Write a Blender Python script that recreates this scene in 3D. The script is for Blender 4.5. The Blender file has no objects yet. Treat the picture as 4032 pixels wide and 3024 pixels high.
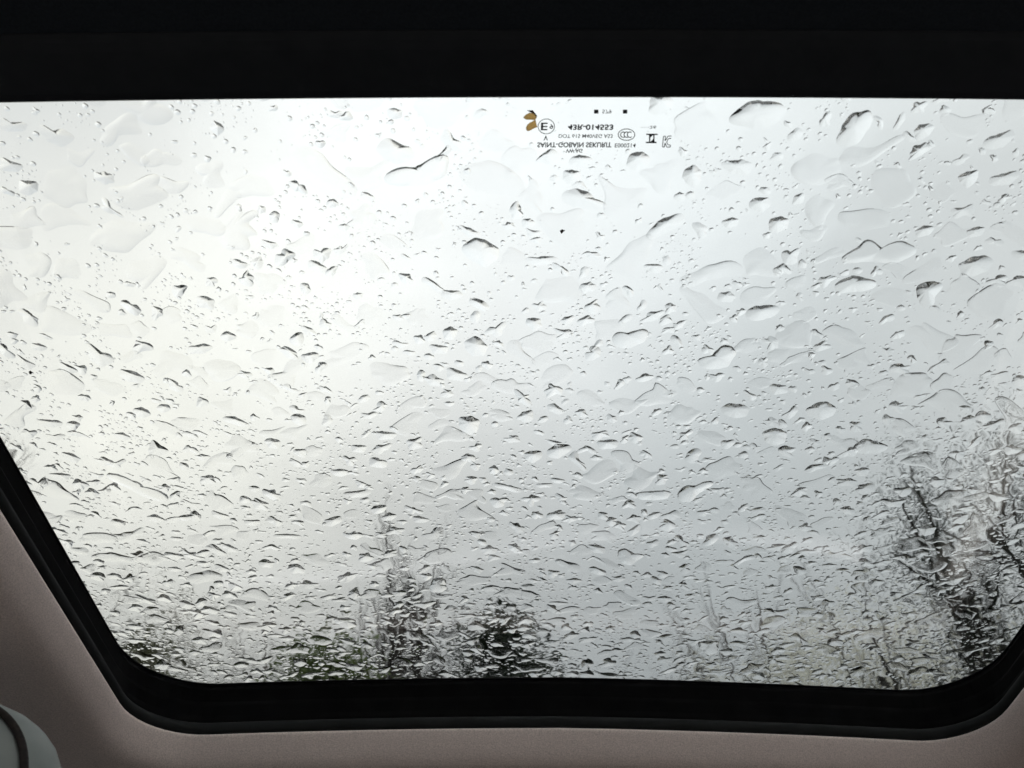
import bpy, bmesh, math, random
import numpy as np
from mathutils import Vector, Matrix

# ------------------------------------------------------------------ camera, sky, sun, exposure
S = bpy.context.scene
COL = S.collection
EYE = 1.20                      # height of the phone above the ground
PITCH = math.radians(40.0)
FPX = 800.0                     # focal length in pixels of a 1024 wide picture

cam_data = bpy.data.cameras.new('camera')
cam = bpy.data.objects.new('camera', cam_data)
COL.objects.link(cam)
cam.location = (0, 0, EYE)
cam.rotation_euler = (math.pi / 2 + PITCH, 0, 0)
cam_data.sensor_width = 36.0
cam_data.lens = 36.0 * FPX / 1024.0
cam_data.clip_start = 0.01
cam_data.clip_end = 3000
cam_data.dof.use_dof = True
cam_data.dof.focus_distance = 0.62
cam_data.dof.aperture_fstop = 14.0
S.camera = cam

S.view_settings.view_transform = 'Standard'
S.view_settings.look = 'None'
S.view_settings.exposure = 0.0
S.view_settings.gamma = 1.0
S.view_settings.use_curve_mapping = False

SUN_AZ = math.radians(122.0)    # from straight ahead, clockwise: high behind the cloud, at the photographer's back
SUN_EL = math.radians(52.0)
SUN_DIR = Vector((math.sin(SUN_AZ) * math.cos(SUN_EL), math.cos(SUN_AZ) * math.cos(SUN_EL), math.sin(SUN_EL)))

world = bpy.data.worlds.new('World')
S.world = world
world.use_nodes = True
nt = world.node_tree
for n in list(nt.nodes):
    nt.nodes.remove(n)
def N(tree, kind, **kw):
    n = tree.nodes.new(kind)
    for k, v in kw.items():
        setattr(n, k, v)
    return n
out = N(nt, 'ShaderNodeOutputWorld')
bg = N(nt, 'ShaderNodeBackground')
bg.inputs['Strength'].default_value = 0.1
sky = N(nt, 'ShaderNodeTexSky', sky_type='NISHITA')
sky.sun_disc = False
sky.sun_elevation = SUN_EL
sky.sun_rotation = SUN_AZ
sky.dust_density = 4.0
tc = N(nt, 'ShaderNodeTexCoord')
dot = N(nt, 'ShaderNodeVectorMath', operation='DOT_PRODUCT')
dot.inputs[1].default_value = (-0.431, 0.732, 0.530)
nt.links.new(tc.outputs['Generated'], dot.inputs[0])
glow = N(nt, 'ShaderNodeValToRGB')           # the brightest patch of thin cloud
acs = N(nt, 'ShaderNodeMath', operation='ARCCOSINE')
nt.links.new(dot.outputs['Value'], acs.inputs[0])
deg = N(nt, 'ShaderNodeMapRange')
deg.inputs['From Max'].default_value = math.radians(60)
nt.links.new(acs.outputs[0], deg.inputs['Value'])
nt.links.new(deg.outputs['Result'], glow.inputs[0])
cr = glow.color_ramp
cr.interpolation = 'B_SPLINE'
GLOW = [(0.0, (1.46, 1.445, 1.34)), (1 / 6, (1.28, 1.275, 1.21)), (2 / 6, (0.88, 0.89, 0.875)), (3 / 6, (0.83, 0.86, 0.87)),
        (4 / 6, (0.77, 0.82, 0.84)), (5 / 6, (0.82, 0.86, 0.87)), (1.0, (0.87, 0.905, 0.91))]
cr.elements[0].position, cr.elements[0].color = 0.0, (*[v / 3 for v in GLOW[0][1]], 1)
cr.elements[1].position, cr.elements[1].color = 1.0, (*[v / 3 for v in GLOW[-1][1]], 1)
for p, c in GLOW[1:-1]:
    cr.elements.new(p).color = (*[v / 3 for v in c], 1)
cl = N(nt, 'ShaderNodeTexNoise')
cl.inputs['Scale'].default_value = 4.0
cl.inputs['Detail'].default_value = 5.0
cl.inputs['Roughness'].default_value = 0.55
mp = N(nt, 'ShaderNodeMapping')
mp.inputs['Scale'].default_value = (1.0, 1.0, 2.0)
nt.links.new(tc.outputs['Generated'], mp.inputs['Vector'])
nt.links.new(mp.outputs['Vector'], cl.inputs['Vector'])
clr = N(nt, 'ShaderNodeMapRange')
clr.inputs['From Min'].default_value = 0.3
clr.inputs['From Max'].default_value = 0.7
clr.inputs['To Min'].default_value = 29.6
clr.inputs['To Max'].default_value = 33.2
# an overcast sky is three times brighter overhead than at the horizon
sep = N(nt, 'ShaderNodeSeparateXYZ')
nt.links.new(tc.outputs['Generated'], sep.inputs[0])
ovc = N(nt, 'ShaderNodeMapRange')
ovc.inputs['To Min'].default_value = 0.34
ovc.inputs['To Max'].default_value = 1.12
nt.links.new(sep.outputs['Z'], ovc.inputs['Value'])
lum = N(nt, 'ShaderNodeMath', operation='MULTIPLY')
nt.links.new(ovc.outputs['Result'], lum.inputs[0])
nt.links.new(clr.outputs['Result'], lum.inputs[1])
nt.links.new(cl.outputs['Fac'], clr.inputs['Value'])
dot2 = N(nt, 'ShaderNodeVectorMath', operation='DOT_PRODUCT')      # a second thin patch higher up
dot2.inputs[1].default_value = (-0.02, 0.57, 0.82)
nt.links.new(tc.outputs['Generated'], dot2.inputs[0])
glow2 = N(nt, 'ShaderNodeMapRange', interpolation_type='SMOOTHSTEP')
glow2.inputs['From Min'].default_value = 0.89
glow2.inputs['From Max'].default_value = 1.0
glow2.inputs['To Max'].default_value = 0.105
nt.links.new(dot2.outputs['Value'], glow2.inputs['Value'])
addg = N(nt, 'ShaderNodeVectorMath', operation='ADD')
nt.links.new(glow.outputs['Color'], addg.inputs[0])
nt.links.new(glow2.outputs['Result'], addg.inputs[1])
clouds = N(nt, 'ShaderNodeVectorMath', operation='SCALE')
nt.links.new(addg.outputs['Vector'], clouds.inputs[0])
nt.links.new(lum.outputs[0], clouds.inputs['Scale'])
mixsky = N(nt, 'ShaderNodeMix', data_type='RGBA')
mixsky.inputs['Factor'].default_value = 0.96
nt.links.new(sky.outputs['Color'], mixsky.inputs['A'])
nt.links.new(clouds.outputs['Vector'], mixsky.inputs['B'])
nt.links.new(mixsky.outputs['Result'], bg.inputs['Color'])
nt.links.new(bg.outputs['Background'], out.inputs['Surface'])

sun_data = bpy.data.lights.new('sun', 'SUN')
sun_data.energy = 1.0
sun_data.angle = math.radians(14)
sun_data.color = (1.0, 0.97, 0.92)
sun = bpy.data.objects.new('sun', sun_data)
COL.objects.link(sun)
sun.rotation_euler = SUN_DIR.to_track_quat('Z', 'Y').to_euler()
sun.location = (0, 0, 30)

cy = S.cycles
cy.max_bounces = 24
cy.transmission_bounces = 20
cy.transparent_max_bounces = 24
cy.glossy_bounces = 6
cy.diffuse_bounces = 4
cy.caustics_refractive = True
cy.caustics_reflective = False
cy.sample_clamp_indirect = 4.0
cy.use_denoising = True

# ------------------------------------------------------------------ helpers
rnd = random.Random(7)
rng = np.random.default_rng(11)

def tag(o, label=None, cat=None, group=None, kind=None):
    if label: o['label'] = label
    if cat: o['category'] = cat
    if group: o['group'] = group
    if kind: o['kind'] = kind
    return o

def empty(name, loc=(0, 0, 0)):
    o = bpy.data.objects.new(name, None)
    o.empty_display_size = 0.1
    o.location = loc
    COL.objects.link(o)
    return o

def link_mesh(name, me, mat, parent=None, loc=(0, 0, 0)):
    if mat is not None and not me.materials:
        me.materials.append(mat)
    o = bpy.data.objects.new(name, me)
    o.location = loc
    COL.objects.link(o)
    if parent is not None:
        o.parent = parent
    return o

def mesh_np(name, V, F, smooth=True):
    """V (n,3) floats; F a list of (m,k) int arrays."""
    me = bpy.data.meshes.new(name)
    V = np.asarray(V, np.float32)
    F = [np.asarray(f, np.int32) for f in F if len(f)]
    me.vertices.add(len(V))
    me.vertices.foreach_set('co', V.ravel())
    loops = np.concatenate([f.ravel() for f in F])
    sizes = np.concatenate([np.full(len(f), f.shape[1], np.int32) for f in F])
    starts = np.concatenate([[0], np.cumsum(sizes)[:-1]]).astype(np.int32)
    me.loops.add(len(loops))
    me.loops.foreach_set('vertex_index', loops)
    me.polygons.add(len(sizes))
    me.polygons.foreach_set('loop_start', starts)
    me.polygons.foreach_set('loop_total', sizes)
    me.polygons.foreach_set('use_smooth', np.full(len(sizes), smooth))
    me.update(calc_edges=True)
    me.validate()
    return me

def material(name, base=(0.5, 0.5, 0.5), rough=0.6, spec=0.5, metallic=0.0):
    m = bpy.data.materials.new(name)
    m.use_nodes = True
    b = m.node_tree.nodes['Principled BSDF']
    b.inputs['Base Color'].default_value = (*base, 1)
    b.inputs['Roughness'].default_value = rough
    b.inputs['Specular IOR Level'].default_value = spec
    b.inputs['Metallic'].default_value = metallic
    return m

def noisy(m, c1, c2, scale, detail=4, bump=0.0, bump_scale=None, dist=0.001, mapscale=(1, 1, 1)):
    t = m.node_tree
    b = t.nodes['Principled BSDF']
    co = N(t, 'ShaderNodeTexCoord')
    ma = N(t, 'ShaderNodeMapping')
    ma.inputs['Scale'].default_value = mapscale
    t.links.new(co.outputs['Object'], ma.inputs['Vector'])
    no = N(t, 'ShaderNodeTexNoise')
    no.inputs['Scale'].default_value = scale
    no.inputs['Detail'].default_value = detail
    t.links.new(ma.outputs['Vector'], no.inputs['Vector'])
    ra = N(t, 'ShaderNodeValToRGB')
    ra.color_ramp.elements[0].position = 0.3
    ra.color_ramp.elements[1].position = 0.7
    ra.color_ramp.elements[0].color = (*c1, 1)
    ra.color_ramp.elements[1].color = (*c2, 1)
    t.links.new(no.outputs['Fac'], ra.inputs[0])
    t.links.new(ra.outputs['Color'], b.inputs['Base Color'])
    if bump:
        n2 = N(t, 'ShaderNodeTexNoise')
        n2.inputs['Scale'].default_value = bump_scale or scale * 4
        n2.inputs['Detail'].default_value = 3
        t.links.new(ma.outputs['Vector'], n2.inputs['Vector'])
        bu = N(t, 'ShaderNodeBump')
        bu.inputs['Strength'].default_value = bump
        bu.inputs['Distance'].default_value = dist
        t.links.new(n2.outputs['Fac'], bu.inputs['Height'])
        t.links.new(bu.outputs['Normal'], b.inputs['Normal'])
    return m

# ------------------------------------------------------------------ materials
M = {}
M['asphalt'] = noisy(material('asphalt', rough=0.45), (0.035, 0.036, 0.038), (0.065, 0.065, 0.064), 60, bump=0.4, dist=0.004)
M['grass_ground'] = noisy(material('grass_ground', rough=0.9), (0.03, 0.05, 0.015), (0.07, 0.09, 0.03), 1.3, 8, bump=0.6, bump_scale=30, dist=0.03)
M['kerb'] = noisy(material('kerb', rough=0.7), (0.2, 0.2, 0.19), (0.3, 0.29, 0.28), 30)
M['bark_dark'] = noisy(material('bark_dark', rough=0.9), (0.02, 0.018, 0.015), (0.06, 0.05, 0.042), 14, bump=0.8, bump_scale=40, dist=0.02, mapscale=(1, 1, 0.25))
M['bark_grey'] = noisy(material('bark_grey', rough=0.9), (0.07, 0.06, 0.052), (0.15, 0.135, 0.12), 14, bump=0.6, bump_scale=40, dist=0.01, mapscale=(1, 1, 0.25))
M['twig'] = noisy(material('twig', rough=0.9), (0.075, 0.06, 0.05), (0.13, 0.11, 0.095), 8)
M['twig_dark'] = noisy(material('twig_dark', rough=0.9), (0.03, 0.027, 0.024), (0.06, 0.053, 0.047), 8)
M['twig_straw'] = noisy(material('twig_straw', rough=0.8), (0.38, 0.35, 0.28), (0.55, 0.51, 0.42), 5)

def leaf_mat(name, c1, c2, trans):
    m = bpy.data.materials.new(name)
    m.use_nodes = True
    t = m.node_tree
    b = t.nodes['Principled BSDF']
    noisy(m, c1, c2, 2.2, 5)
    b.inputs['Roughness'].default_value = 0.55
    tr = N(t, 'ShaderNodeBsdfTranslucent')
    tr.inputs['Color'].default_value = (*[min(1, x * 1.6) for x in c2], 1)
    mx = N(t, 'ShaderNodeMixShader')
    mx.inputs[0].default_value = trans
    t.links.new(b.outputs[0], mx.inputs[1])
    t.links.new(tr.outputs[0], mx.inputs[2])
    t.links.new(mx.outputs[0], t.nodes['Material Output'].inputs['Surface'])
    return m
M['leaf_green'] = leaf_mat('leaf_green', (0.05, 0.08, 0.02), (0.10, 0.13, 0.04), 0.3)
M['leaf_dark'] = leaf_mat('leaf_dark', (0.012, 0.02, 0.012), (0.03, 0.042, 0.024), 0.08)
M['leaf_dark'].node_tree.nodes['Principled BSDF'].inputs['Specular IOR Level'].default_value = 0.12
M['leaf_olive'] = leaf_mat('leaf_olive', (0.06, 0.065, 0.03), (0.11, 0.11, 0.055), 0.2)
M['leaf_straw'] = leaf_mat('leaf_straw', (0.56, 0.53, 0.42), (0.70, 0.67, 0.57), 0.5)

def weave(name, c1, c2, rough, scale, bump):
    """woven trim cloth: fine ribs with a little mottling"""
    m = material(name, c1, rough, 0.2)
    noisy(m, c1, c2, 900, 2)
    t = m.node_tree
    co = N(t, 'ShaderNodeTexCoord')
    ma = N(t, 'ShaderNodeMapping')
    ma.inputs['Scale'].default_value = (0.22, 1.0, 0.6)
    n2 = N(t, 'ShaderNodeTexNoise')
    n2.inputs['Scale'].default_value = scale * 6
    n2.inputs['Detail'].default_value = 2
    t.links.new(co.outputs['Object'], ma.inputs['Vector'])
    t.links.new(ma.outputs['Vector'], n2.inputs['Vector'])
    ad = n2
    bu = N(t, 'ShaderNodeBump')
    bu.inputs['Strength'].default_value = bump
    bu.inputs['Distance'].default_value = 0.0006
    t.links.new(ad.outputs[0], bu.inputs['Height'])
    t.links.new(bu.outputs['Normal'], t.nodes['Principled BSDF'].inputs['Normal'])
    return m
M['headliner'] = weave('headliner_cloth', (0.70, 0.595, 0.57), (0.96, 0.825, 0.79), 0.95, 270, 0.3)
M['seat_cloth'] = noisy(material('seat_cloth', rough=0.8), (0.19, 0.21, 0.21), (0.24, 0.26, 0.255), 40, bump=0.25, bump_scale=700, dist=0.0005)
M['piping'] = noisy(material('piping_cloth', rough=0.95), (0.012, 0.01, 0.01), (0.03, 0.022, 0.02), 300)
M['black_trim'] = noisy(material('black_trim', rough=0.9, spec=0.05), (0.004, 0.004, 0.0045), (0.008, 0.008, 0.0085), 50, bump=0.15, bump_scale=900, dist=0.0003)
M['rubber'] = noisy(material('rubber', rough=0.8, spec=0.2), (0.015, 0.017, 0.018), (0.023, 0.025, 0.026), 40, bump=0.2, bump_scale=600, dist=0.0003)
M['blind'] = weave('blind_cloth', (0.016, 0.021, 0.028), (0.022, 0.028, 0.036), 0.9, 300, 0.5)
M['bar_trim'] = noisy(material('bar_trim', rough=0.7, spec=0.3), (0.013, 0.016, 0.021), (0.018, 0.022, 0.028), 60, bump=0.3, bump_scale=900, dist=0.0004)
M['frit'] = material('black_enamel', (0.008, 0.008, 0.009), 0.4)
M['print'] = material('print_enamel', (0.012, 0.012, 0.014), 0.5)
M['paint'] = material('grey_paint', (0.18, 0.19, 0.2), 0.25)
M['carpet'] = noisy(material('carpet', rough=1.0), (0.040, 0.038, 0.036), (0.058, 0.055, 0.052), 90)
M['door_trim'] = noisy(material('door_trim', rough=0.7), (0.68, 0.62, 0.58), (0.74, 0.68, 0.64), 30)

def pane_mat():
    m = bpy.data.materials.new('roof_glass')
    m.use_nodes = True
    t = m.node_tree
    t.nodes.remove(t.nodes['Principled BSDF'])
    tr = N(t, 'ShaderNodeBsdfTransparent')
    tr.inputs['Color'].default_value = (0.975, 0.985, 0.98, 1)
    gl = N(t, 'ShaderNodeBsdfGlossy')
    gl.inputs['Roughness'].default_value = 0.0
    fr = N(t, 'ShaderNodeFresnel')
    ge = N(t, 'ShaderNodeNewGeometry')          # a thin pane: both faces mirror as air to glass
    ior = N(t, 'ShaderNodeMapRange')
    ior.inputs['To Min'].default_value = 1.45
    ior.inputs['To Max'].default_value = 1 / 1.45
    t.links.new(ge.outputs['Backfacing'], ior.inputs['Value'])
    t.links.new(ior.outputs['Result'], fr.inputs['IOR'])
    mx = N(t, 'ShaderNodeMixShader')
    t.links.new(fr.outputs[0], mx.inputs[0])
    t.links.new(tr.outputs[0], mx.inputs[1])
    t.links.new(gl.outputs[0], mx.inputs[2])
    t.links.new(mx.outputs[0], t.nodes['Material Output'].inputs['Surface'])
    return m
M['glass'] = pane_mat()
wm = bpy.data.materials.new('water')
wm.use_nodes = True
wm.node_tree.nodes.remove(wm.node_tree.nodes['Principled BSDF'])
gb = N(wm.node_tree, 'ShaderNodeBsdfGlass')
gb.inputs['Roughness'].default_value = 0.0
gb.inputs['IOR'].default_value = 1.333
wm.node_tree.links.new(gb.outputs[0], wm.node_tree.nodes['Material Output'].inputs['Surface'])
M['water'] = wm

# ------------------------------------------------------------------ the ground
def sheet(name, x0, x1, y0, y1, z, mat, nx=2, ny=2, rough=0.0):
    xs, ys = np.linspace(x0, x1, nx), np.linspace(y0, y1, ny)
    X, Y = np.meshgrid(xs, ys)
    Z = np.full_like(X, z)
    if rough:
        Z += rng.normal(0, rough, X.shape)
    idx = np.arange(nx * ny).reshape(ny, nx)
    F = np.stack([idx[:-1, :-1], idx[:-1, 1:], idx[1:, 1:], idx[1:, :-1]], -1).reshape(-1, 4)
    return tag(link_mesh(name, mesh_np(name, np.stack([X, Y, Z], -1).reshape(-1, 3), [F]), mat), kind='structure')
sheet('ground', -900, 900, -900, 900, -0.12, M['grass_ground'])
sheet('car_park', -14, 14, -12, 6.0, 0.0, M['asphalt'])
me = bpy.data.meshes.new('kerb')
bm = bmesh.new()
bmesh.ops.create_cube(bm, size=1, matrix=Matrix.Translation((0, 6.08, -0.02)) @ Matrix.Diagonal((28, 0.15, 0.24, 1)))
bm.to_mesh(me); bm.free()
tag(link_mesh('kerb', me, M['kerb']), kind='structure')

# ------------------------------------------------------------------ trees
def tubes(segs, sides):
    """segs (n,8): p0 p1 r0 r1 -> verts, quads"""
    s = np.asarray(segs, float)
    p0, p1, r0, r1 = s[:, 0:3], s[:, 3:6], s[:, 6], s[:, 7]
    d = p1 - p0
    d /= np.linalg.norm(d, axis=1, keepdims=True) + 1e-9
    ref = np.where(np.abs(d[:, 2:3]) < 0.9, np.array([[0, 0, 1.0]]), np.array([[1.0, 0, 0]]))
    a = np.cross(d, ref); a /= np.linalg.norm(a, axis=1, keepdims=True)
    b = np.cross(d, a)
    ang = np.arange(sides) * 2 * np.pi / sides
    c, sn = np.cos(ang)[None, :, None], np.sin(ang)[None, :, None]
    off = a[:, None] * c + b[:, None] * sn
    v0 = p0[:, None] + off * r0[:, None, None]
    v1 = p1[:, None] + off * r1[:, None, None]
    V = np.concatenate([v0, v1], 1).reshape(-1, 3)
    base = (np.arange(len(s)) * 2 * sides)[:, None]
    k = np.arange(sides); kn = (k + 1) % sides
    F = np.stack([base + k, base + kn, base + sides + kn, base + sides + k], -1).reshape(-1, 4)
    return V, F

def grow(p, d, length, r, depth, spec, R, thick, thin, tips):
    """one limb as a bent chain; children fork off along it"""
    n = 5 if depth > 2 else (4 if depth > 1 else (3 if depth else 2))
    seg = length / n
    p = np.array(p, float); d = np.array(d, float)
    r_end = r * spec.get('taper', 0.45)
    for i in range(n):
        d = d + np.array([R.gauss(0, spec['bend']), R.gauss(0, spec['bend']), R.gauss(0, spec['bend'] * .6) + spec['up']])
        d /= np.linalg.norm(d)
        q = p + d * seg
        ra = r + (r_end - r) * i / n
        rb = r + (r_end - r) * (i + 1) / n
        (thick if ra > spec['twig_r'] else thin).append((*p, *q, ra, rb))
        if depth > 0:
            k0 = spec['first'] if depth == spec['depth'] else 0
            if i >= k0:
                for _ in range(spec['kids'][spec['depth'] - depth]):
                    az = R.uniform(0, 2 * math.pi)
                    sp = math.radians(R.uniform(*spec['spread']))
                    ref = np.array([0, 0, 1.0]) if abs(d[2]) < .9 else np.array([1.0, 0, 0])
                    a = np.cross(d, ref); a /= np.linalg.norm(a)
                    b = np.cross(d, a)
                    nd = d * math.cos(sp) + (a * math.cos(az) + b * math.sin(az)) * math.sin(sp)
                    t = R.random()
                    grow(p + (q - p) * t, nd, length * R.uniform(*spec['ratio']) * (1 - 0.12 * i), rb * R.uniform(.45, .65),
                         depth - 1, spec, R, thick, thin, tips)
        p = q
    if depth <= 1:
        tips.append(p)

BARE = dict(depth=4, kids=[2, 2, 2, 2], spread=(22, 50), ratio=(.42, .62), bend=.09, up=.05, twig_r=.012, first=1, taper=.35)

def leaves(centres, n, spread, size, R, flat=.6):
    c = np.asarray(centres, float)
    c = c[R.integers(0, len(c), n)] + R.normal(0, spread, (n, 3)) * np.array([1, 1, flat])
    a = R.normal(0, 1, (n, 3)); a /= np.linalg.norm(a, axis=1, keepdims=True)
    b = np.cross(a, R.normal(0, 1, (n, 3))); b /= np.linalg.norm(b, axis=1, keepdims=True)
    s = (size * R.uniform(.6, 1.3, n))[:, None]
    V = np.stack([c - a * s, c + b * s * .5, c + a * s, c - b * s * .5], 1).reshape(-1, 3)
    F = np.arange(4 * n).reshape(n, 4)
    return V, F

def ray(px, py):
    """direction of a point of the picture (1024 x 768), used to stand things where they are seen"""
    t = (384 - py) / FPX
    return Vector(((px - 512) / FPX, math.cos(PITCH) - t * math.sin(PITCH), math.sin(PITCH) + t * math.cos(PITCH)))

def base_of(px, py, dist):
    """ground point under a sight line at a horizontal distance, and the height of the sight line there"""
    d = ray(px, py)
    k = dist / math.hypot(d.x, d.y)
    return d.x * k, d.y * k, EYE + d.z * k

def bare_tree(seed, px, top_py, dist, label, stems=1, spec=None, r=.1, lean=(0, 0), twig='twig', bark='bark_grey', fan=.25,
              leaf=None, nleaf=0, lsize=.03, lspread=.15, slim=.8, leans=None, group=None, name='bare_tree', first_len=.62):
    sp = dict(BARE)
    if spec: sp.update(spec)
    x, y, h = base_of(px, top_py, dist)
    x -= lean[0] * h * .8
    R = random.Random(seed)
    thick, thin, tips = [], [], []
    for s in range(stems):
        d = np.array([lean[0] + (R.uniform(-fan, fan) if stems > 1 else 0), lean[1] + (R.uniform(-fan, fan) * .5 if stems > 1 else 0), 1.0])
        if leans: d = np.array([leans[s][0], leans[s][1], 1.0])
        d /= np.linalg.norm(d)
        off = np.array([R.uniform(-.15, .15), R.uniform(-.15, .15), -.12]) if stems > 1 else np.array([0, 0, -.12])
        grow(off, d, (h + .12) * first_len * R.uniform(.88, 1.0), r * R.uniform(.7, 1), sp['depth'], sp, R, thick, thin, tips)
    q = np.array(thin)[:, 3:6] * np.array([slim, slim, 1])
    f0, f1 = .02, 4 * h / q[:, 2].max()
    for _ in range(24):                       # scale the tree until its top stands where the photo shows it
        f = (f0 + f1) / 2
        wx, wy, wz = x + q[:, 0] * f, y + q[:, 1] * f, q[:, 2] * f - EYE
        dd = np.maximum(.3, wy * math.cos(PITCH) + wz * math.sin(PITCH))
        sy = 384 - FPX * (-wy * math.sin(PITCH) + wz * math.cos(PITCH)) / dd
        if np.percentile(sy, .5) < top_py: f1 = f
        else: f0 = f
    t_ = empty(name, (x, y, 0))
    tag(t_, label, 'tree', group)
    def scl(a):
        a = np.array(a); a[:, :6] *= f; a[:, [0, 1, 3, 4]] *= slim; return a
    V, F = tubes(scl(thick), 7)
    link_mesh('trunk', mesh_np('trunk', V, [F]), M[bark], t_)
    V, F = tubes(scl(thin), 3)
    link_mesh('crown', mesh_np('crown', V, [F]), M[twig], t_)
    if leaf:
        V, F = leaves(np.array(tips) * f * np.array([slim, slim, 1]), nleaf, lspread, lsize, np.random.default_rng(seed))
        link_mesh('foliage', mesh_np('foliage', V, [F], False), M[leaf], t_)
    return t_

def evergreen(seed, px, top_py, dist, width, label, leaf, n, name, shape='round', lsize=.07, low=.15):
    x, y, h = base_of(px, top_py, dist)
    R = np.random.default_rng(seed)
    t_ = empty(name, (x, y, 0))
    tag(t_, label, 'bush' if 'bush' in name else 'tree')
    rr = random.Random(seed)
    thick = []
    p = np.array([0, 0, -.12])
    for i in range(8):
        q = p + np.array([rr.gauss(0, .04), rr.gauss(0, .04), h * .95 / 8])
        thick.append((*p, *q, .12 * (1 - i / 9), .12 * (1 - (i + 1) / 9)))
        p = q
    cent = []
    for i in range(150):
        u = rr.random() ** (.8 if shape == 'round' else 1.3)
        z = h * (low + (1 - low) * u) * .97
        w = width * (math.sin(math.pi * min(1, .12 + u * .86)) ** .6 if shape == 'round' else (1.02 - u)) 
        a = rr.uniform(0, 2 * math.pi)
        rad = w * math.sqrt(rr.random()) * rr.uniform(.75, 1.15)
        e = np.array([math.cos(a) * rad, math.sin(a) * rad, z])
        s0 = np.array([0, 0, max(.2, z - rad * .7)])
        thick.append((*s0, *e, .025, .008))
        cent.append(e)
    V, F = tubes(thick, 5)
    link_mesh('trunk', mesh_np('trunk', V, [F]), M['bark_dark'], t_)
    V, F = leaves(cent, n, width * .24, lsize, R, .8)
    link_mesh('crown', mesh_np('crown', V, [F], False), M[leaf], t_)
    return t_

# the bare tree of several stems in the middle
bare_tree(3, 416, 500, 13, 'bare tree of several fanning grey stems in the middle, seen through the glass', stems=5, r=.125, leans=[(-.06, 0), (.06, .1), (.17, 0), (-.15, .05), (.01, -.1)],
          spec=dict(kids=[2, 2, 1, 1], bend=.05, up=.07, spread=(16, 36)), twig='twig_dark', bark='bark_dark', first_len=.8)
# left edge
bare_tree(5, 40, 430, 9, 'bare twiggy grey tree reaching up beside the left seal', r=.09, twig='twig', spec=dict(kids=[2, 2, 2, 1], spread=(22, 50)))
bare_tree(15, 95, 540, 8.5, 'bare low tree half hidden behind the left seal', r=.06, twig='twig', spec=dict(kids=[2, 2, 2, 1]))
bare_tree(6, 185, 600, 12, 'bare brown tree with some olive leaves above the lower left corner', r=.09, twig='twig', bark='bark_dark', stems=2,
          spec=dict(kids=[2, 2, 2, 1]), leaf='leaf_olive', nleaf=5000, lsize=.025, lspread=.22)
bare_tree(7, 250, 630, 14, 'bare brown tree between the leafy corner tree and the green bush', r=.08, twig='twig', bark='bark_dark', stems=2, spec=dict(kids=[2, 2, 2, 1]))
bare_tree(17, 310, 590, 17, 'thin pale bare tree rising behind the green bush', r=.06, twig='twig', spec=dict(kids=[1, 2, 2, 1]))
bare_tree(27, 370, 570, 18, 'thin bare tree just left of the fanning tree', r=.06, twig='twig', spec=dict(kids=[1, 2, 2, 1]), lean=(-.1, 0))
bare_tree(41, 120, 640, 11, 'low dense twiggy brown shrub in the lower left corner', r=.04, twig='twig', bark='bark_dark', stems=4, fan=.35, spec=dict(kids=[2, 2, 1, 1], spread=(20, 50)), name='bare_shrub')
bare_tree(42, 270, 645, 12, 'low dense twiggy brown shrub left of the green bush', r=.04, twig='twig', bark='bark_dark', stems=4, fan=.35, spec=dict(kids=[2, 2, 1, 1], spread=(20, 50)), name='bare_shrub')
bare_tree(43, 400, 650, 12, 'low dense twiggy brown shrub at the foot of the fanning tree', r=.04, twig='twig', bark='bark_dark', stems=4, fan=.35, spec=dict(kids=[2, 2, 1, 1], spread=(20, 50)), name='bare_shrub')
evergreen(21, 333, 634, 11, .95, 'bright green leafy bush above the bottom seal, left of the fanning bare tree', 'leaf_green', 16000, 'green_bush', lsize=.05)
evergreen(31, 146, 632, 10, .6, 'olive green bush in the lower left corner of the glass', 'leaf_olive', 9000, 'olive_bush', lsize=.05)
evergreen(22, 508, 612, 12, 1.0, 'dark evergreen tree in the middle of the bottom edge', 'leaf_dark', 17000, 'evergreen_tree', lsize=.05)
bare_tree(37, 452, 640, 16, 'low bare tree between the fanning tree and the dark evergreen', r=.06, twig='twig_dark', bark='bark_dark', stems=2, spec=dict(kids=[2, 2, 1, 1]))
# thin trees on the right
birch = dict(kids=[2, 2, 2, 1], bend=.05, up=.06, spread=(18, 42), ratio=(.35, .55), first=1)
RIGHT = [(612, 640, 17, .05, 0.06, 'slender bare tree just right of the dark evergreen'),
         (655, 600, 18, .05, -.12, 'slender leaning bare tree, second to the right of the dark evergreen'),
         (690, 590, 15, .06, 0.0, 'thin bare tree with a dark stem at the middle of the right half'),
         (724, 560, 17, .05, -.05, 'thin pale bare tree behind the dark stem of the right half'),
         (758, 545, 16, .055, 0.05, 'tall thin bare tree left of the straw coloured trees'),
         (800, 535, 17, .05, -.08, 'tall slender bare tree standing among the straw coloured trees'),
         (846, 520, 14, .07, -.12, 'bare tree with a dark leaning stem in front of the straw coloured trees'),
         (884, 500, 15, .06, -.1, 'tall bare tree next to the big dark tree, left of its trunk'),
         (915, 520, 12, .07, -.16, 'bare tree with a dark slanting stem right beside the big dark trunk')]
for i, (px, py, dist, r, lean, lab) in enumerate(RIGHT):
    bare_tree(50 + i, px, py, dist, lab, r=r, spec=birch, lean=(lean, 0), twig='twig', bark='bark_dark' if i in (2, 6, 8) else 'bark_grey',
              group='slender bare trees on the right', slim=.65)
STRAW = [(690, 655, 20, 'pale straw coloured tree lowest and furthest left of its row'),
         (750, 630, 20, 'pale straw coloured tree, second from the left of its row'),
         (820, 610, 19, 'pale straw coloured tree in the middle of its row'),
         (890, 600, 18, 'pale straw coloured tree nearest the big dark tree'),
         (985, 600, 16, 'pale straw coloured tree at the right end of its row')]
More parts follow.
